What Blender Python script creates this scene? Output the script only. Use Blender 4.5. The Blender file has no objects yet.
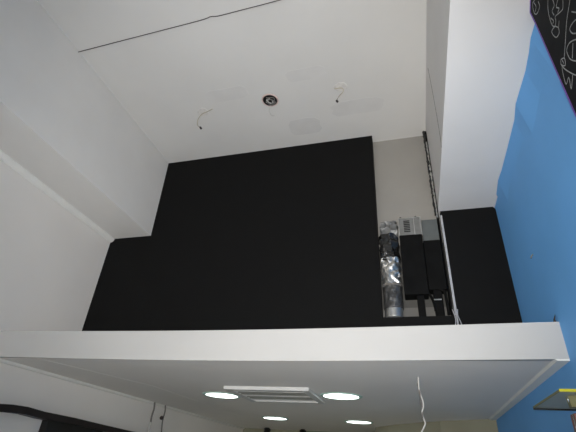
import bpy, bmesh, math, random
from mathutils import Vector, Matrix, noise

random.seed(7)
S = bpy.context.scene
COL = S.collection

# ------------------------------------------------------------------ camera
cam_d = bpy.data.cameras.new('camera')
cam = bpy.data.objects.new('camera', cam_d)
COL.objects.link(cam)
cam_d.sensor_fit = 'HORIZONTAL'
cam_d.sensor_width = 36.0
cam_d.lens = 413.26 / 576.0 * 36.0
cam_d.clip_start = 0.02
cam_d.clip_end = 200
R3 = Matrix(((0.96206732, 0.08821989, 0.25815446),
             (0.26569864, -0.51767396, -0.81327603),
             (0.06189272, 0.85101758, -0.52147711)))
cam.matrix_world = Matrix.Translation((0, 0, 1.5)) @ R3.to_4x4()
S.camera = cam

# ------------------------------------------------------------------ world, lights, exposure
W = bpy.data.worlds.new('world'); S.world = W
W.use_nodes = True
bg = W.node_tree.nodes['Background']
bg.inputs[0].default_value = (1.0, 0.975, 0.93, 1)
bg.inputs[1].default_value = 3.5

# the camera's own flash
fl = bpy.data.lights.new('camera_flash', 'SPOT')
fl.energy = 900; fl.spot_size = math.radians(98); fl.spot_blend = 1.0; fl.shadow_soft_size = 0.03
fl.color = (1.0, 0.98, 0.95)
flo = bpy.data.objects.new('camera_flash', fl); COL.objects.link(flo)
flo.matrix_world = Matrix.Translation((0.0, 0.0, 1.5)) @ R3.to_4x4() @ Matrix.Translation((0.04, 0.05, 0.0))

S.view_settings.view_transform = 'Standard'
S.view_settings.look = 'None'
S.view_settings.gamma = 1.0
S.view_settings.use_curve_mapping = False
S.view_settings.exposure = 0.0

# ------------------------------------------------------------------ materials
def rgb(r, g, b):
    f = lambda c: (c/255/12.92) if c/255 <= 0.04045 else ((c/255+0.055)/1.055)**2.4
    return (f(r), f(g), f(b), 1)

def mat(name, col, rough=0.7, metal=0.0, var=0.06, scale=2.0, bump=0.0, bscale=60, spec=0.3, **kw):
    m = bpy.data.materials.new(name); m.use_nodes = True
    nt = m.node_tree; N = nt.nodes; Lk = nt.links
    b = N['Principled BSDF']
    b.inputs['Roughness'].default_value = rough
    b.inputs['Metallic'].default_value = metal
    b.inputs['Specular IOR Level'].default_value = spec
    tc = N.new('ShaderNodeTexCoord')
    nz = N.new('ShaderNodeTexNoise'); nz.inputs['Scale'].default_value = scale
    nz.inputs['Detail'].default_value = 4
    Lk.new(tc.outputs['Object'], nz.inputs['Vector'])
    rp = N.new('ShaderNodeValToRGB')
    rp.color_ramp.elements[0].position = 0.3; rp.color_ramp.elements[1].position = 0.7
    rp.color_ramp.elements[0].color = tuple(c*(1-var) for c in col[:3]) + (1,)
    rp.color_ramp.elements[1].color = tuple(min(1, c*(1+var)) for c in col[:3]) + (1,)
    Lk.new(nz.outputs['Fac'], rp.inputs['Fac'])
    Lk.new(rp.outputs['Color'], b.inputs['Base Color'])
    if bump:
        n2 = N.new('ShaderNodeTexNoise'); n2.inputs['Scale'].default_value = bscale
        n2.inputs['Detail'].default_value = 3
        Lk.new(tc.outputs['Object'], n2.inputs['Vector'])
        bp = N.new('ShaderNodeBump'); bp.inputs['Strength'].default_value = bump
        bp.inputs['Distance'].default_value = 0.01
        Lk.new(n2.outputs['Fac'], bp.inputs['Height'])
        Lk.new(bp.outputs['Normal'], b.inputs['Normal'])
    if 'alpha' in kw: b.inputs['Alpha'].default_value = kw['alpha']
    if 'trans' in kw: b.inputs['Transmission Weight'].default_value = kw['trans']
    if 'coat' in kw: b.inputs['Coat Weight'].default_value = kw['coat']
    return m

def emis(name, col, st):
    m = bpy.data.materials.new(name); m.use_nodes = True
    b = m.node_tree.nodes['Principled BSDF']
    b.inputs['Base Color'].default_value = (0.8, 0.8, 0.8, 1)
    b.inputs['Emission Color'].default_value = col
    b.inputs['Emission Strength'].default_value = st
    return m

M = {}
M['ceiling'] = mat('ceiling_paint', (0.745, 0.735, 0.715, 1), 0.85, var=0.035, scale=0.7, bump=0.15, bscale=8)
M['wall_l'] = mat('left_wall_paint', (0.89, 0.855, 0.81, 1), 0.8, var=0.03, scale=0.8, bump=0.08, bscale=10)
M['beam'] = mat('beam_paint', (0.80, 0.785, 0.76, 1), 0.8, var=0.035, scale=1.1, bump=0.1, bscale=6)
M['beam_r'] = mat('right_beam_paint', (0.765, 0.755, 0.745, 1), 0.8, var=0.02, scale=1.5, bump=0.1, bscale=5)
M['trim'] = mat('trim_paint', (0.88, 0.87, 0.83, 1), 0.6, var=0.03, scale=3)
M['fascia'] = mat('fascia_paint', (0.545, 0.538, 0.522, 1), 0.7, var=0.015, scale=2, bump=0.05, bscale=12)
M['soffit'] = mat('soffit_paint', (0.90, 0.87, 0.83, 1), 0.75, var=0.03, scale=0.6, bump=0.1, bscale=4)
M['beige'] = mat('beige_plaster', (0.33, 0.315, 0.29, 1), 0.85, var=0.05, scale=1.5, bump=0.1)
M['sill'] = mat('recess_ledge_grey', (0.17, 0.165, 0.155, 1), 0.9)
M['greywall'] = mat('recess_lower_grey', (0.10, 0.097, 0.09, 1), 0.9, var=0.1)
M['olivewall'] = mat('lower_wall_paint', (0.37, 0.36, 0.27, 1), 0.85, var=0.05, scale=1.5, bump=0.1)
M['black'] = mat('black_wall_paint', (0.0055, 0.0055, 0.0055, 1), 0.75, var=0.08, scale=3, bump=0.1, bscale=20, spec=0.15)
M['blue'] = mat('blue_wall_paint', (0.155, 0.435, 0.86, 1), 0.65, var=0.04, scale=1.2, bump=0.08, bscale=10)
M['floor'] = mat('floor_tile', (0.66, 0.64, 0.61, 1), 0.45, var=0.06, scale=3)
M['darkplastic'] = mat('dark_plastic', (0.012, 0.012, 0.012, 1), 0.45, var=0.2, scale=6)
M['blackbox'] = mat('black_insulation', (0.006, 0.006, 0.006, 1), 0.7, var=0.3, scale=5, bump=0.2, bscale=30, spec=0.08)
M['foil'] = mat('crinkled_foil', (0.72, 0.71, 0.68, 1), 0.36, 1.0, var=0.2, scale=9, bump=0.8, bscale=25)
M['greyfoil'] = mat('dull_grey_foil', (0.22, 0.22, 0.215, 1), 0.45, 0.6, var=0.25, scale=12, bump=0.8, bscale=35)
M['darkfoil'] = mat('dark_dusty_foil', (0.10, 0.10, 0.10, 1), 0.45, 0.6, var=0.4, scale=14, bump=0.6, bscale=30)
M['galv'] = mat('galvanised_steel', (0.48, 0.48, 0.47, 1), 0.42, 0.9, var=0.12, scale=12, bump=0.1)
M['greymetal'] = mat('grey_metal', (0.22, 0.22, 0.21, 1), 0.5, 0.2, var=0.15, scale=9, bump=0.2)
M['greybox'] = mat('grey_plastic', (0.12, 0.13, 0.127, 1), 0.5, var=0.1, scale=6)
M['blackwrap'] = mat('black_plastic_wrap', (0.013, 0.013, 0.013, 1), 0.14, var=0.3, scale=9, bump=0.9, bscale=22, spec=0.6)
M['strip'] = mat('bright_strip_metal', (0.62, 0.62, 0.64, 1), 0.35, 0.55, var=0.1, scale=10)
M['wire_w'] = mat('white_wire', (0.62, 0.61, 0.58, 1), 0.5, var=0.08, scale=20)
M['wire_g'] = mat('grey_wire', (0.17, 0.16, 0.15, 1), 0.5, var=0.1, scale=20)
M['wire_b'] = mat('beige_wire', (0.42, 0.38, 0.28, 1), 0.5, var=0.3, scale=8)
M['cable'] = mat('dark_cable', (0.05, 0.04, 0.042, 1), 0.6, var=0.1, scale=20)
M['plaster'] = mat('rough_plaster', (0.72, 0.70, 0.67, 1), 0.9, var=0.12, scale=20, bump=0.6, bscale=40)
M['raw'] = mat('raw_plaster_rim', (0.66, 0.52, 0.49, 1), 0.9, var=0.15, scale=25, bump=0.6, bscale=50)
M['patch'] = mat('filler_patch', (0.71, 0.70, 0.685, 1), 0.9, var=0.03, scale=4)
M['grille'] = mat('cassette_plastic', (0.72, 0.72, 0.70, 1), 0.45, var=0.03, scale=4)
M['slat'] = mat('cassette_slat', (0.30, 0.31, 0.28, 1), 0.4, var=0.1, scale=8)
M['lamp'] = emis('lamp_lens', (0.90, 1.0, 0.95, 1), 5.0)
M['ring'] = mat('lamp_ring', (0.55, 0.75, 0.66, 1), 0.35, var=0.03, scale=6)
M['board'] = mat('chalkboard_black', (0.007, 0.007, 0.008, 1), 0.7, var=0.35, scale=6, spec=0.1)
M['boardedge'] = mat('violet_board_edge', (0.16, 0.06, 0.38, 1), 0.5, var=0.1, scale=6)
M['chalk'] = mat('chalk', (0.27, 0.28, 0.28, 1), 0.95, var=0.35, scale=40)
M['wood'] = mat('batten_wood', (0.22, 0.15, 0.09, 1), 0.7, var=0.15, scale=12)
M['glass'] = mat('shelf_glass', (0.52, 0.54, 0.44, 1), 0.35, var=0.05, scale=4, alpha=0.8, spec=0.4)
M['yellow'] = mat('yellow_edge', (0.55, 0.52, 0.03, 1), 0.45, var=0.05, scale=6)
M['olive'] = mat('olive_paint', (0.20, 0.19, 0.09, 1), 0.5, var=0.1, scale=6)
M['redbrown'] = mat('red_brown_plastic', (0.20, 0.08, 0.07, 1), 0.4, var=0.2, scale=8)
M['chrome'] = mat('chrome', (0.85, 0.85, 0.85, 1), 0.15, 1.0, var=0.03, scale=6)
M['darkwood'] = mat('dark_header', (0.018, 0.013, 0.014, 1), 0.45, var=0.2, scale=6)

# ------------------------------------------------------------------ mesh helpers
def obj(name, bm, m, parent=None, smooth=False):
    me = bpy.data.meshes.new(name)
    bmesh.ops.recalc_face_normals(bm, faces=bm.faces)
    bm.to_mesh(me); bm.free()
    if smooth:
        for p in me.polygons: p.use_smooth = True
    for x in (m if isinstance(m, (list, tuple)) else [m]): me.materials.append(x)
    o = bpy.data.objects.new(name, me); COL.objects.link(o)
    if parent:
        o.parent = parent
        o.matrix_parent_inverse = parent.matrix_world.inverted()
    return o

def box(bm, x0, x1, y0, y1, z0, z1, bev=0.0):
    g = bmesh.ops.create_cube(bm, size=1.0)
    vs = g['verts']
    for v in vs:
        v.co = Vector(((x0+x1)/2 + v.co.x*(x1-x0), (y0+y1)/2 + v.co.y*(y1-y0), (z0+z1)/2 + v.co.z*(z1-z0)))
    if bev:
        es = list({e for v in vs for e in v.link_edges})
        bmesh.ops.bevel(bm, geom=es, offset=bev, segments=2, affect='EDGES', profile=0.6)
    return bm

def B(*a, bev=0.0):
    bm = bmesh.new(); box(bm, *a, bev=bev); return bm

def prism(bm, pts, d):
    """closed polygon (3-D points) swept by the vector d"""
    d = Vector(d)
    a = [bm.verts.new(Vector(p)) for p in pts]
    b = [bm.verts.new(Vector(p)+d) for p in pts]
    bm.faces.new(a); bm.faces.new(list(reversed(b)))
    n = len(pts)
    for i in range(n):
        bm.faces.new((a[i], a[(i+1) % n], b[(i+1) % n], b[i]))
    return bm

def smoothpts(pts, k=4):
    P = [Vector(p) for p in pts]
    if len(P) < 3: return P
    out = []
    for i in range(len(P)-1):
        p0 = P[max(i-1, 0)]; p1 = P[i]; p2 = P[i+1]; p3 = P[min(i+2, len(P)-1)]
        for j in range(k):
            t = j/k
            out.append(0.5*((2*p1)+(-p0+p2)*t+(2*p0-5*p1+4*p2-p3)*t*t+(-p0+3*p1-3*p2+p3)*t**3))
    out.append(P[-1])
    return out

def tube(bm, pts, r, seg=8, rfun=None, sm=True):
    P = smoothpts(pts) if sm else [Vector(p) for p in pts]
    rings = []
    n = len(P)
    t0 = (P[1]-P[0]).normalized()
    up = Vector((0, 0, 1)) if abs(t0.z) < 0.9 else Vector((0, 1, 0))
    u = t0.cross(up).normalized()
    for i, p in enumerate(P):
        t = (P[min(i+1, n-1)]-P[max(i-1, 0)]).normalized()
        u = (u - t*u.dot(t)).normalized()
        v = t.cross(u)
        ri = r*(rfun(i/(n-1)) if rfun else 1)
        rings.append([bm.verts.new(p+(u*math.cos(2*math.pi*k/seg)+v*math.sin(2*math.pi*k/seg))*ri) for k in range(seg)])
    for a, b in zip(rings, rings[1:]):
        for k in range(seg):
            bm.faces.new((a[k], a[(k+1) % seg], b[(k+1) % seg], b[k]))
    bm.faces.new(list(reversed(rings[0]))); bm.faces.new(rings[-1])
    return bm

def disc(bm, c, r, z0, z1, seg=40, ry=None):
    pts = [(c[0]+r*math.cos(2*math.pi*k/seg), c[1]+(ry or r)*math.sin(2*math.pi*k/seg), z0) for k in range(seg)]
    return prism(bm, pts, (0, 0, z1-z0))

def ring(bm, c, prof, seg=40):
    """lathe of a closed profile [(r, z)] about the vertical through c"""
    rr = [[bm.verts.new((c[0]+r*math.cos(2*math.pi*k/seg), c[1]+r*math.sin(2*math.pi*k/seg), z)) for r, z in prof] for k in range(seg)]
    n = len(prof)
    for k in range(seg):
        a, b = rr[k], rr[(k+1) % seg]
        for i in range(n):
            bm.faces.new((a[i], a[(i+1) % n], b[(i+1) % n], b[i]))
    return bm

def struct(name, bm, m, parent=None):
    o = obj(name, bm, m, parent)
    if not parent: o['kind'] = 'structure'
    return o

def tag(o, label, cat, group=None):
    o['label'] = label; o['category'] = cat
    if group: o['group'] = group
    return o

def thing(name, label, cat, loc, group=None):
    o = bpy.data.objects.new(name, None); COL.objects.link(o)
    o.location = loc; o.empty_display_size = 0.1
    bpy.context.view_layer.update()
    o.matrix_world = Matrix.Translation(loc)
    return tag(o, label, cat, group)

# ------------------------------------------------------------------ the setting
XL, XR = -5.20, 1.357          # side walls
YF, YB = 4.34, 5.62            # mezzanine fascia, black wall
ZC = 6.63                      # high ceiling
ZS = 2.50                      # soffit
ZB = 4.95                      # undersides of the two ceiling beams
YN, YE = -6.0, 13.4            # shop front, far wall of the lower room

struct('floor', B(XL-0.2, XR+0.2, YN, YE+0.2, -0.2, 0), M['floor'])
struct('ceiling', B(XL-0.2, XR+0.2, YN, 6.2, ZC, ZC+0.2), M['ceiling'])
struct('wall_left', B(XL-0.2, XL, YN, YE+0.2, 0, ZC), M['wall_l'])
struct('wall_right', B(XR, XR+0.2, YN, YE+0.2, 0, ZC), M['blue'])
struct('wall_end', B(XL, XR, YE, YE+0.2, 0, ZS+0.2), M['olivewall'])
# unseen wall over the shop front behind the photographer, height set to keep daylight low
struct('wall_front', B(XL-0.2, XR+0.2, YN-0.2, YN, 2.9, ZC+0.2), M['ceiling'])

# beams along the side walls under the high ceiling
bm = bmesh.new()
prism(bm, [(XL, YN, ZB), (-4.36, YN, ZB), (-4.40, YN, ZC), (XL, YN, ZC)], (0, YB-YN+0.02, 0))
struct('trim_beam_left', bm, M['beam'])
bm = B(0.575, XR, YN, YB+0.3, ZB-0.01, ZC)
struct('trim_beam_right', bm, M['beam_r'])
# uneven edge where the blue wall paint runs onto the underside of the right beam
pts = [(2.4, 1.30), (2.624, 1.288), (2.777, 1.282), (2.93, 1.297), (3.153, 1.308), (3.419, 1.298), (3.585, 1.293), (3.83, 1.32), (4.324, 1.322), (4.739, 1.32), (4.955, 1.308), (5.29, 1.332), (5.58, XR)]
bm = bmesh.new()
ra = [bm.verts.new((x, y, ZB-0.011)) for y, x in pts[:-1]]
rb = [bm.verts.new((XR, y, ZB-0.011-(XR-x)*6-0.05)) for y, x in pts[:-1]]
rc = [bm.verts.new((XR, y, ZB-0.011)) for y, x in pts[:-1]]
for i in range(len(ra)-1):
    bm.faces.new((ra[i], ra[i+1], rb[i+1], rb[i])); bm.faces.new((ra[i], ra[i+1], rc[i+1], rc[i])); bm.faces.new((rc[i], rc[i+1], rb[i+1], rb[i]))
bm.faces.new((ra[0], rb[0], rc[0])); bm.faces.new((ra[-1], rb[-1], rc[-1]))
struct('trim_blue_paint', bm, M['blue'])
bm = bmesh.new()
tube(bm, [(0.574, 4.15, 6.40), (0.574, 4.10, 5.72), (0.574, 4.11, 5.10), (0.574, 4.16, 4.95)], 0.0035, 6)
struct('trim_crack', bm, M['wire_g'])

# black back wall left and right of the service recess, and the pale recess itself
struct('wall_back', B(XL, -0.335, YB, YB+0.5, ZS+0.1, ZC), M['black'])
bm = bmesh.new()
prism(bm, [(0.60, YB, ZS+0.1), (XR, YB, ZS+0.1), (XR, YB, 4.90), (1.325, YB, 4.945), (1.25, YB, 4.96), (0.60, YB, 4.945)], (0, 0.5, 0))
struct('wall_back_right', bm, M['black'])
struct('wall_recess', B(-0.335, 0.60, 5.80, YB+0.5, ZS+0.1, ZC), M['beige'])
struct('baseboard_recess', B(-0.335, 0.60, 5.785, 5.80, 3.39, 3.515), M['sill'])  # grey strip, a little lighter than the sheet above it
struct('trim_recess_panel', B(-0.335, 0.60, 5.79, 5.80, 3.515, 4.5), M['greywall'])  # thin sheet, darker grey than the beige, over the lower recess wall
struct('trim_recess_sill', B(-0.335, 0.60, 5.60, 5.80, ZS+0.1, 3.33), M['black'])

# mezzanine: soffit slab and white fascia
bm = bmesh.new()
prism(bm, [(XL, 4.2205, ZS), (XR, YF+0.0005, ZS), (XR, YE, ZS), (XL, YE, ZS)], (0, 0, 0.1))
struct('ceiling_lower', bm, M['soffit'])
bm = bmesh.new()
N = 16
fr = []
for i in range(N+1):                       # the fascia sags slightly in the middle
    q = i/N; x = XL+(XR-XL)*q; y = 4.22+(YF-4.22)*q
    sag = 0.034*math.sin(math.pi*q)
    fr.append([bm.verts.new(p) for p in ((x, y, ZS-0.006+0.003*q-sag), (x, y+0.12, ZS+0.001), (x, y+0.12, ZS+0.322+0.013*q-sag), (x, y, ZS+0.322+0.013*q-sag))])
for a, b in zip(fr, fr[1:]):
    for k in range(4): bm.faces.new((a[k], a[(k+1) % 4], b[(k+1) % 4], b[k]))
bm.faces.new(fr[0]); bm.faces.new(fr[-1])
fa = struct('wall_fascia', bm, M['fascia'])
# lowered band beside the left wall, pale trim beside the right wall
bm = bmesh.new()
prism(bm, [(XL, YF, ZS), (-4.55, YF, ZS), (-4.02, 6.2, ZS), (-4.0, YE, ZS), (XL, YE, ZS)], (0, 0, -0.002))
struct('trim_soffit_band', bm, M['soffit'])
bm = bmesh.new()
prism(bm, [(XR, YF, ZS-0.02), (XR-0.10, YF, ZS-0.02), (XR-0.12, YF, ZS), (XR, YF, ZS)], (0, 4.6, 0))
struct('trim_soffit_right', bm, M['trim'])

def molding(name, x, z, y0, y1, r, m, sx):
    bm = bmesh.new()
    prof = []
    for k in range(9):
        a = math.pi/2*k/8
        prof.append((x+sx*r*math.cos(a), y0, z-r*math.sin(a)))
    prof = [(x, y0, z)] + prof
    prism(bm, prof, (0, y1-y0, 0))
    return struct(name, bm, m)
molding('trim_left_upper', XL, ZB, YN, YB, 0.075, M['trim'], 1)
molding('trim_left_lower', XL, ZS, YF-0.0, YE, 0.045, M['trim'], 1)

# angled partition closing the far right of the lower room
bm = bmesh.new()
prism(bm, [(XR, 8.92, 0), (0.425, 9.57, 0), (-0.38, 10.45, 0), (-1.0, 11.4, 0), (-1.0, YE, 0), (XR, YE, 0)], (0, 0, ZS))
struct('wall_angled', bm, M['olivewall'])

# ------------------------------------------------------------------ black header and panel on the lower left wall
t = thing('wall_header', 'dark rounded header rail with a black panel beneath, fixed low on the left wall', 'header', (XL, 6.3, 0))
bm = bmesh.new()
top = [(4.0, 1.93), (4.35, 1.965), (4.7, 1.995), (4.95, 2.0), (5.27, 1.978), (5.9, 1.968), (6.5, 1.945), (7.4, 1.915), (8.6, 1.90), (9.5, 1.89)]
bot = [(y, z-0.095+0.003*(y-4)) for y, z in top]
prism(bm, [(-5.05, y, z) for y, z in top] + [(-5.05, y, z) for y, z in reversed(bot)], (-0.15, 0, 0))
obj('header_rail', bm, M['darkwood'], t)
obj('panel', B(XL, -5.08, 5.42, 6.66, 0.0, 1.90, bev=0.005), M['darkplastic'], t)
obj('panel', B(XL, -5.08, 6.86, 9.3, 0.0, 1.86, bev=0.005), M['darkplastic'], t)
obj('post', B(XL, -5.10, 6.68, 6.84, 0.0, 1.87, bev=0.004), M['greybox'], t)

# ------------------------------------------------------------------ air duct and equipment in the recess
t = thing('air_duct', 'foil and steel air duct rising in the recess beside the black wall', 'duct', (-0.19, 5.69, 3.33))
def crinkle(bm, a, s):
    for v in bm.verts:
        n = noise.noise_vector(v.co*s)
        v.co += Vector((n.x, n.y, n.z))*a
def cyl(cx, cy, z0, z1, r0, r1, seg=40, rows=14, a=0.0, s=12, dx=0.0):
    bm = bmesh.new()
    pts = [(cx+dx*i/rows, cy, z0+(z1-z0)*i/rows) for i in range(rows+1)]
    tube(bm, pts, 1.0, seg, rfun=lambda q: r0+(r1-r0)*q, sm=False)
    if a: crinkle(bm, a, s)
    return bm
obj('steel_pipe', cyl(-0.178, 5.66, 3.325, 3.46, 0.122, 0.122), M['galv'], t, True)
obj('steel_collar', cyl(-0.178, 5.66, 3.45, 3.78, 0.130, 0.134, rows=16, a=0.014, s=22), M['darkfoil'], t, True)
obj('band_clamp', cyl(-0.178, 5.66, 3.765, 3.80, 0.142, 0.142), M['wire_g'], t, True)
obj('foil_sleeve', cyl(-0.178, 5.655, 3.79, 4.20, 0.132, 0.132, seg=48, rows=26, a=0.035, s=14), M['foil'], t)
obj('plastic_wrap', cyl(-0.182, 5.66, 4.15, 4.58, 0.130, 0.134, seg=48, rows=26, a=0.045, s=11), M['blackwrap'], t)
bm = B(-0.285, -0.05, 5.57, 5.77, 4.57, 4.81)
bmesh.ops.subdivide_edges(bm, edges=bm.edges, cuts=12, use_grid_fill=True)
crinkle(bm, 0.035, 16)
obj('foil_connector', bm, M['greyfoil'], t)

t = thing('ventilation_unit', 'black ventilation box with grey vented casing on top, inside the recess', 'ventilation unit', (0.2, 5.68, 3.33))
obj('casing', B(-0.015, 0.30, 5.58, 5.79, 4.548, 4.845, bev=0.012), M['greymetal'], t)
bm = bmesh.new()
for k in range(7):
    box(bm, 0.055, 0.145, 5.572, 5.582, 4.605+k*0.03, 4.619+k*0.03)
obj('vent_slots', bm, M['darkplastic'], t)
bm = bmesh.new()
box(bm, -0.022, 0.31, 5.57, 5.59, 4.835, 4.85); box(bm, -0.022, 0.31, 5.57, 5.59, 4.53, 4.55)
box(bm, 0.29, 0.31, 5.57, 5.59, 4.55, 4.835); box(bm, -0.022, -0.01, 5.57, 5.59, 4.55, 4.835)
box(bm, 0.20, 0.21, 5.574, 5.59, 4.55, 4.835)
obj('casing_frame', bm, M['galv'], t)
obj('terminal_box', B(0.315, 0.54, 5.63, 5.79, 4.44, 4.82, bev=0.01), M['greybox'], t)
obj('bolt', tube(bmesh.new(), [(0.02, 5.64, 4.84), (0.02, 5.64, 4.90)], 0.012, 10, sm=False), M['darkplastic'], t)
obj('bolt', tube(bmesh.new(), [(0.24, 5.64, 4.84), (0.24, 5.64, 4.90)], 0.012, 10, sm=False), M['darkplastic'], t)
obj('insulated_box', B(-0.02, 0.30, 5.55, 5.78, 3.62, 4.545, bev=0.015), M['blackbox'], t)
obj('insulated_box', B(0.305, 0.54, 5.58, 5.78, 3.69, 4.445, bev=0.012), M['blackbox'], t)
obj('leg', B(0.14, 0.235, 5.60, 5.70, 3.325, 3.63, bev=0.008), M['blackbox'], t)
obj('leg', B(0.355, 0.47, 5.60, 5.72, 3.325, 3.70, bev=0.02), M['blackbox'], t)
obj('pipe_clamp', B(0.352, 0.45, 5.592, 5.60, 3.545, 3.56), M['galv'], t)
bm = bmesh.new()
tube(bm, [(0.20, 5.6, 3.70), (0.26, 5.6, 3.68), (0.32, 5.6, 3.60), (0.35, 5.6, 3.50), (0.36, 5.61, 3.40)], 0.018, 10)
obj('hose', bm, M['blackbox'], t, True)
bm = bmesh.new()
tube(bm, [(0.44, 5.6, 3.70), (0.50, 5.6, 3.66), (0.51, 5.6, 3.56), (0.515, 5.6, 3.45), (0.515, 5.6, 3.34)], 0.02, 10)
obj('hose', bm, M['blackbox'], t, True)

# bright vertical strip on the corner of the right black wall
t = thing('corner_strip', 'bright metal strip running up the edge of the recess, wrapped in foil near the top', 'metal strip', (0.6, 5.6, ZS+0.1))
bm = bmesh.new()
prism(bm, [(0.588, 5.60, 2.9), (0.617, 5.60, 2.9), (0.617, 5.60, 4.86), (0.588, 5.60, 4.86)], (0, 0.018, 0))
obj('strip', bm, M['strip'], t)
obj('backing_strip', B(0.552, 0.572, 5.605, 5.79, 3.33, 6.55), M['blackbox'], t)
bm = bmesh.new()
tube(bm, [(0.530, 5.575, 4.85+i*0.034) for i in range(50)], 0.020, 10, sm=False)
crinkle(bm, 0.014, 30)
obj('dark_wrap', bm, M['blackwrap'], t)
bm = bmesh.new()
tube(bm, [(0.545, 5.565, 4.80+i*0.036) for i in range(42)], 0.013, 10, sm=False, rfun=lambda q: 0.75+0.9*noise.noise(Vector((q*40, 0, 0)))+0.1)
crinkle(bm, 0.008, 25)
obj('foil_wrap', bm, M['foil'], t)
for dx, ph in ((0.0, 0.0), (0.035, 1.9), (-0.03, 3.0)):
    bm = bmesh.new()
    tube(bm, [(0.60+dx*(1+0.5*math.sin(ph+k*1.3)), 5.575-0.01*math.sin(k+ph), 3.18+0.075*k) for k in range(4)], 0.006, 8)
    obj('loose_wire', bm, M['strip'], t, True)

# ------------------------------------------------------------------ high ceiling: cable, junction box, wire stubs, patches
bm = bmesh.new()
cp = [(-4.40, 2.925), (-4.012, 2.916), (-3.158, 2.895), (-2.369, 2.876), (-2.20, 2.857), (-2.10, 2.873), (-1.782, 2.866), (-1.251, 2.852), (-0.5, 2.82), (0.57, 2.79)]
tube(bm, [(x, y, ZC-0.012) for x, y in cp], 0.0055, 8)
tag(obj('ceiling_cable', bm, M['cable'], None, True), 'thin dark cable stretched straight across the high white ceiling', 'cable')

t = thing('junction_box', 'open round junction box full of wires in the middle of the high ceiling', 'junction box', (-1.864, 4.45, ZC))
c = (-1.864, 4.45)
obj('plaster_rim', ring(bmesh.new(), c, [(0.116, ZC), (0.12, ZC-0.012), (0.13, ZC-0.01), (0.14, ZC)], 36), M['raw'], t, True)
obj('box_shell', disc(bmesh.new(), c, 0.118, ZC-0.004, ZC, 32), M['darkplastic'], t)
k = 0
for m, n in (('wire_w', 3), ('wire_g', 5)):
    for i in range(n):
        a0 = random.uniform(0, 6.28); pts = []
        for j in range(4):
            a0 += random.uniform(0.6, 1.6); rr = random.uniform(0.03, 0.10)
            pts.append((c[0]+rr*math.cos(a0), c[1]+rr*math.sin(a0), ZC-0.012-0.012*random.random()))
        obj('wire', tube(bmesh.new(), pts, 0.008, 6), M[m], t, True)
obj('hanging_wire', tube(bmesh.new(), [(c[0]-0.02, c[1]+0.1, ZC-0.01), (c[0]-0.05, c[1]+0.14, ZC-0.06), (c[0]-0.02, c[1]+0.17, ZC-0.16), (c[0]+0.05, c[1]+0.16, ZC-0.2)], 0.005, 6), M['wire_w'], t, True)

def stub(cx, cy, label, path, seed):
    random.seed(seed)
    t = thing('ceiling_wire', label, 'wire', (cx, cy, ZC), 'capped wires hanging from the high ceiling')
    bm = bmesh.new()
    n = 18
    pts = [(cx+(0.085+0.035*random.random())*math.cos(2*math.pi*q/n), cy+(0.07+0.03*random.random())*math.sin(2*math.pi*q/n), ZC-0.008) for q in range(n)]
    prism(bm, pts, (0, 0, 0.008))
    obj('plaster_patch', bm, M['plaster'], t)
    obj('wire', tube(bmesh.new(), path, 0.006, 7), M['wire_b'], t, True)
    obj('wire_end', tube(bmesh.new(), [path[-1], tuple(Vector(path[-1])+Vector((0.02, 0.015, -0.03)))], 0.017, 8, sm=False), M['cable'], t, True)
stub(-3.08, 4.46, 'beige and grey wire stub hanging from the high ceiling left of the round box',
     [(-2.88, 4.42, ZC-0.01), (-2.98, 4.44, ZC-0.03), (-3.10, 4.47, ZC-0.04), (-3.17, 4.50, ZC-0.12), (-3.16, 4.51, ZC-0.24), (-3.10, 4.51, ZC-0.30)], 3)
stub(-0.70, 4.42, 'grey wire stub hanging from the high ceiling right of the round box',
     [(-0.80, 4.43, ZC-0.01), (-0.68, 4.42, ZC-0.03), (-0.66, 4.44, ZC-0.09), (-0.72, 4.45, ZC-0.16), (-0.77, 4.46, ZC-0.24)], 5)

for x0, x1, y0, y1 in ((-1.75, -1.15, 4.95, 5.35), (-0.95, -0.05, 4.72, 5.05), (-2.9, -2.15, 4.05, 4.32), (-1.5, -0.85, 3.95, 4.18)):
    bm = bmesh.new(); n = 14
    pts = []
    for q in range(n):
        a = 2*math.pi*q/n
        ca, sa = math.cos(a), math.sin(a)
        k = 1/max(abs(ca), abs(sa))*random.uniform(0.88, 1.0)
        pts.append(((x0+x1)/2+(x1-x0)/2*ca*min(k, 1.2), (y0+y1)/2+(y1-y0)/2*sa*min(k, 1.2), ZC-0.002))
    prism(bm, pts, (0, 0, 0.002))
    struct('trim_ceiling_patch', bm, M['patch'])

# ------------------------------------------------------------------ soffit: downlights, cassette, hanging wires
def downlight(cx, cy, label, r=0.27):
    t = thing('downlight', label, 'ceiling light', (cx, cy, ZS), 'round recessed downlights in the lower ceiling')
    obj('ring', ring(bmesh.new(), (cx, cy), [(r, ZS), (r, ZS-0.012), (r+0.03, ZS-0.016), (r+0.055, ZS-0.006), (r+0.055, ZS)]), M['ring'], t, True)
    obj('lens', disc(bmesh.new(), (cx, cy), r, ZS-0.010, ZS, 40), M['lamp'], t)
downlight(-3.15, 6.96, 'lit round downlight at the left end of the ceiling air grille')
downlight(-1.09, 6.75, 'lit round downlight at the right end of the ceiling air grille')
downlight(-3.20, 10.22, 'lit round downlight behind the ceiling air grille, the smaller left one far back')
downlight(-1.27, 10.32, 'lit round downlight far back to the right, near the angled wall')

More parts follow.
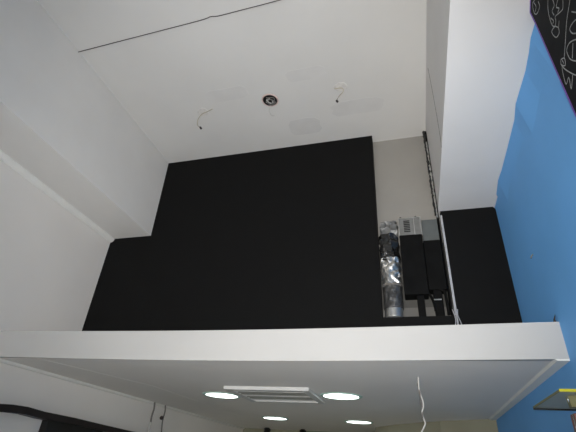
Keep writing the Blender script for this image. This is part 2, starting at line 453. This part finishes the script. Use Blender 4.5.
t = thing('air_cassette', 'white rectangular air conditioning cassette grille set in the lower ceiling between two downlights', 'air conditioner', (-2.1, 6.7, ZS))
x0, x1, y0, y1, zc = -2.74, -1.44, 6.08, 7.34, ZS-0.045
bm = bmesh.new()
box(bm, x0, x1, y0, y0+0.12, zc, ZS); box(bm, x0, x1, y1-0.1, y1, zc, ZS)
box(bm, x0, x0+0.1, y0+0.12, y1-0.1, zc, ZS); box(bm, x1-0.1, x1, y0+0.12, y1-0.1, zc, ZS)
obj('frame', bm, M['grille'], t)
obj('back_plate', B(x0+0.1, x1-0.1, y0+0.12, y1-0.1, ZS-0.012, ZS-0.002), M['slat'], t)
for k in range(7):
    yy = y0+0.19+k*0.135
    bm = bmesh.new()
    prism(bm, [(x0+0.1, yy, zc+0.008), (x0+0.1, yy+0.05, zc+0.04), (x0+0.1, yy+0.056, zc+0.034), (x0+0.1, yy+0.006, zc+0.002)], (x1-x0-0.2, 0, 0))
    obj('slat', bm, M['slat'] if k % 3 else M['grille'], t)

t = thing('hanging_wires', 'twisted white and grey wires hanging down from the middle of the lower ceiling', 'wire', (0.05, 5.25, ZS))
pth = [(0.05, ZS), (0.047, 2.43), (0.048, 2.36), (0.062, 2.287), (0.077, 2.235), (0.072, 2.173), (0.052, 2.122), (0.07, 2.05), (0.075, 2.01), (0.022, 1.914), (0.02, 1.84)]
obj('white_wire', tube(bmesh.new(), [(x, 5.25, z) for x, z in pth], 0.0085, 8), M['wire_w'], t, True)
obj('grey_wire', tube(bmesh.new(), [(x+0.014*math.sin(i*1.6)-0.012, 5.25+0.012*math.cos(i*1.6), z) for i, (x, z) in enumerate(pth[1:8])], 0.008, 8), M['wire_g'], t, True)

t = thing('wall_wire', 'dark and white wire hanging on the lower left wall, the nearer of two', 'wire', (-5.13, 8.12, ZS), 'wires hanging down the lower left wall')
obj('dark_end', tube(bmesh.new(), [(-5.14, 8.12, ZS), (-5.13, 8.13, 2.38), (-5.14, 8.12, 2.24), (-5.14, 8.13, 2.12)], 0.018, 8), M['wire_g'], t, True)
obj('white_end', tube(bmesh.new(), [(-5.14, 8.13, 2.13), (-5.13, 8.11, 1.98), (-5.14, 8.13, 1.85)], 0.02, 8), M['wire_w'], t, True)
t = thing('wall_wire', 'wire with a small dark knob hanging down the left wall, the farther of two', 'wire', (-5.13, 8.6, ZS), 'wires hanging down the lower left wall')
obj('wire', tube(bmesh.new(), [(-5.14, 8.55, ZS), (-5.13, 8.57, 2.38), (-5.14, 8.56, 2.2), (-5.13, 8.58, 2.0), (-5.14, 8.58, 1.85)], 0.014, 8), M['wire_g'], t, True)
bm = bmesh.new(); bmesh.ops.create_icosphere(bm, subdivisions=2, radius=0.04)
bmesh.ops.translate(bm, verts=bm.verts, vec=(-5.14, 8.50, 2.25))
obj('knob', bm, M['cable'], t, True)

# small dark spots where the far ceiling fittings hang
for x, lb in ((-4.25, 'small black spotlight far back on the lower ceiling, the left one'), (-3.18, 'small black spotlight far back on the lower ceiling, the right one')):
    t = thing('ceiling_spotlight', lb, 'spotlight', (x, 12.9, ZS), 'black spotlights at the back of the lower room')
    obj('head', tube(bmesh.new(), [(x, 12.9, ZS-0.04), (x, 12.85, ZS-0.22)], 0.10, 16, sm=False), M['darkplastic'], t, True)
    obj('mount', disc(bmesh.new(), (x, 12.9), 0.06, ZS-0.05, ZS, 20), M['darkplastic'], t)

# ------------------------------------------------------------------ chalkboard on the blue wall
t = thing('chalkboard', 'black chalkboard with white chalk drawings and a violet edge, on the blue wall', 'chalkboard', (XR, 1.9, 3.64))
out = [(2.44, 4.705), (2.452, 4.86), (2.38, 4.912), (2.25, 4.93), (0.9, 4.93), (0.9, 2.6), (2.41, 2.6), (2.412, 3.637)]
bm = bmesh.new(); prism(bm, [(1.2025, y, z) for y, z in out], (0.001, 0, 0))
obj('board', bm, M['board'], t)
def grow(p, d):
    cy, cz = 1.7, 3.8
    return (p[0]+(d if p[0] > cy else -d), p[1]+(d if p[1] > cz else -d))
bm = bmesh.new(); prism(bm, [(1.2036, *grow(p, 0.02)) for p in out], (0.032, 0, 0))
obj('edge', bm, M['boardedge'], t)
for y in (1.2, 2.1):
    obj('batten', B(1.236, XR-0.001, y-0.03, y+0.03, 2.8, 4.8), M['wood'], t)
CH = [
[(2.328, 4.831), (2.378, 4.855), (2.407, 4.784), (2.378, 4.72), (2.304, 4.699), (2.292, 4.753)],
[(2.352, 4.832), (2.348, 4.768), (2.39, 4.767)],
[(2.171, 4.576), (2.213, 4.537), (2.24, 4.474), (2.25, 4.388), (2.226, 4.337), (2.189, 4.347), (2.174, 4.375), (2.099, 4.316), (2.06, 4.296), (2.022, 4.333)],
[(2.12, 4.492), (2.132, 4.443), (2.181, 4.453), (2.18, 4.399)],
[(2.071, 4.412), (2.118, 4.403), (2.096, 4.353), (2.13, 4.356)],
[(2.231, 4.444), (2.214, 4.385), (2.236, 4.383)],
[(2.226, 4.337), (2.29, 4.362), (2.27, 4.27), (2.215, 4.24), (2.196, 4.276), (2.226, 4.337)],
[(2.155, 4.297), (2.193, 4.272)],
[(1.921, 4.262), (1.959, 4.23), (2.08, 4.185), (2.189, 4.111), (2.283, 4.048)],
[(1.996, 4.157), (1.958, 4.09), (1.919, 4.028)],
[(1.936, 3.998), (1.987, 4.061), (2.041, 4.097), (2.089, 4.106), (2.084, 4.055), (2.046, 4.001), (1.984, 3.921)],
[(2.004, 3.873), (2.073, 3.975), (2.154, 4.049), (2.214, 4.055), (2.225, 4.011), (2.216, 3.956), (2.167, 3.881), (2.085, 3.79)],
[(2.121, 4.003), (2.196, 3.944)],
[(2.323, 4.091), (2.276, 4.048), (2.301, 4.004), (2.343, 4.063), (2.323, 4.091)],
[(2.31, 4.066), (2.308, 4.029)],
[(2.343, 4.063), (2.321, 3.985), (2.257, 3.859), (2.214, 3.796)],
[(2.342, 4.044), (2.364, 4.003), (2.383, 3.905), (2.32, 3.901), (2.347, 3.818), (2.269, 3.865)],
]
bm = bmesh.new()
for l in CH:
    tube(bm, [(1.2035, y, z) for y, z in l], 0.005, 6)
for v in bm.verts: v.co.x = 1.2035+(v.co.x-1.2035)*0.4
obj('chalk_drawing', bm, M['chalk'], t)

# ------------------------------------------------------------------ yellow edged glass shelf under the mezzanine, right
t = thing('glass_shelf', 'glass shelf with a yellow edge sticking out from the blue wall below the mezzanine', 'shelf', (XR, 3.75, 2.07))
obj('glass_panel', B(0.956, XR, 3.413, 4.225, 2.068, 2.078), M['glass'], t)
obj('edge_strip', B(0.95, XR, 3.405, 3.413, 2.066, 2.084), M['yellow'], t)
obj('edge_strip', B(0.95, 0.956, 3.413, 4.225, 2.067, 2.081), M['olive'], t)
obj('edge_strip', B(0.95, XR, 4.225, 4.24, 2.056, 2.082), M['darkplastic'], t)
bm = bmesh.new()
prism(bm, [(1.036, 3.56, 2.066), (XR, 3.56, 2.066), (XR, 3.56, 1.992), (1.045, 3.56, 1.992)], (0, 0.06, 0))
obj('bracket', bm, M['olive'], t)
obj('bracket_rod', tube(bmesh.new(), [(1.028, 3.552, 2.062), (1.031, 3.552, 2.02)], 0.0045, 8, sm=False), M['chrome'], t, True)
t = thing('wall_post', 'red brown post with a bright rod beneath the glass shelf', 'post', (1.1, 3.6, 0))
obj('post', B(1.045, 1.20, 3.56, 3.66, 0.0, 1.955, bev=0.01), M['redbrown'], t)
obj('rod', tube(bmesh.new(), [(1.032, 3.545, 0.0), (1.032, 3.545, 1.945)], 0.0045, 8, sm=False), M['chrome'], t, True)

# small clip standing on the fascia beside the blue wall, and a nail in the wall
bm = bmesh.new()
prism(bm, [(1.322, 4.38, 2.834), (1.35, 4.38, 2.834), (1.345, 4.38, 2.87), (1.356, 4.38, 2.92), (1.335, 4.38, 2.88)], (0, 0.02, 0))
tag(obj('wall_clip', bm, M['cable']), 'tiny dark clip on the right end of the white fascia against the blue wall', 'clip')
tag(obj('wall_nail', tube(bmesh.new(), [(XR, 4.55, 3.64), (XR-0.02, 4.56, 3.62), (XR-0.025, 4.56, 3.60)], 0.007, 8, sm=False), M['greymetal']), 'small nail sticking out in the middle of the blue wall', 'nail')
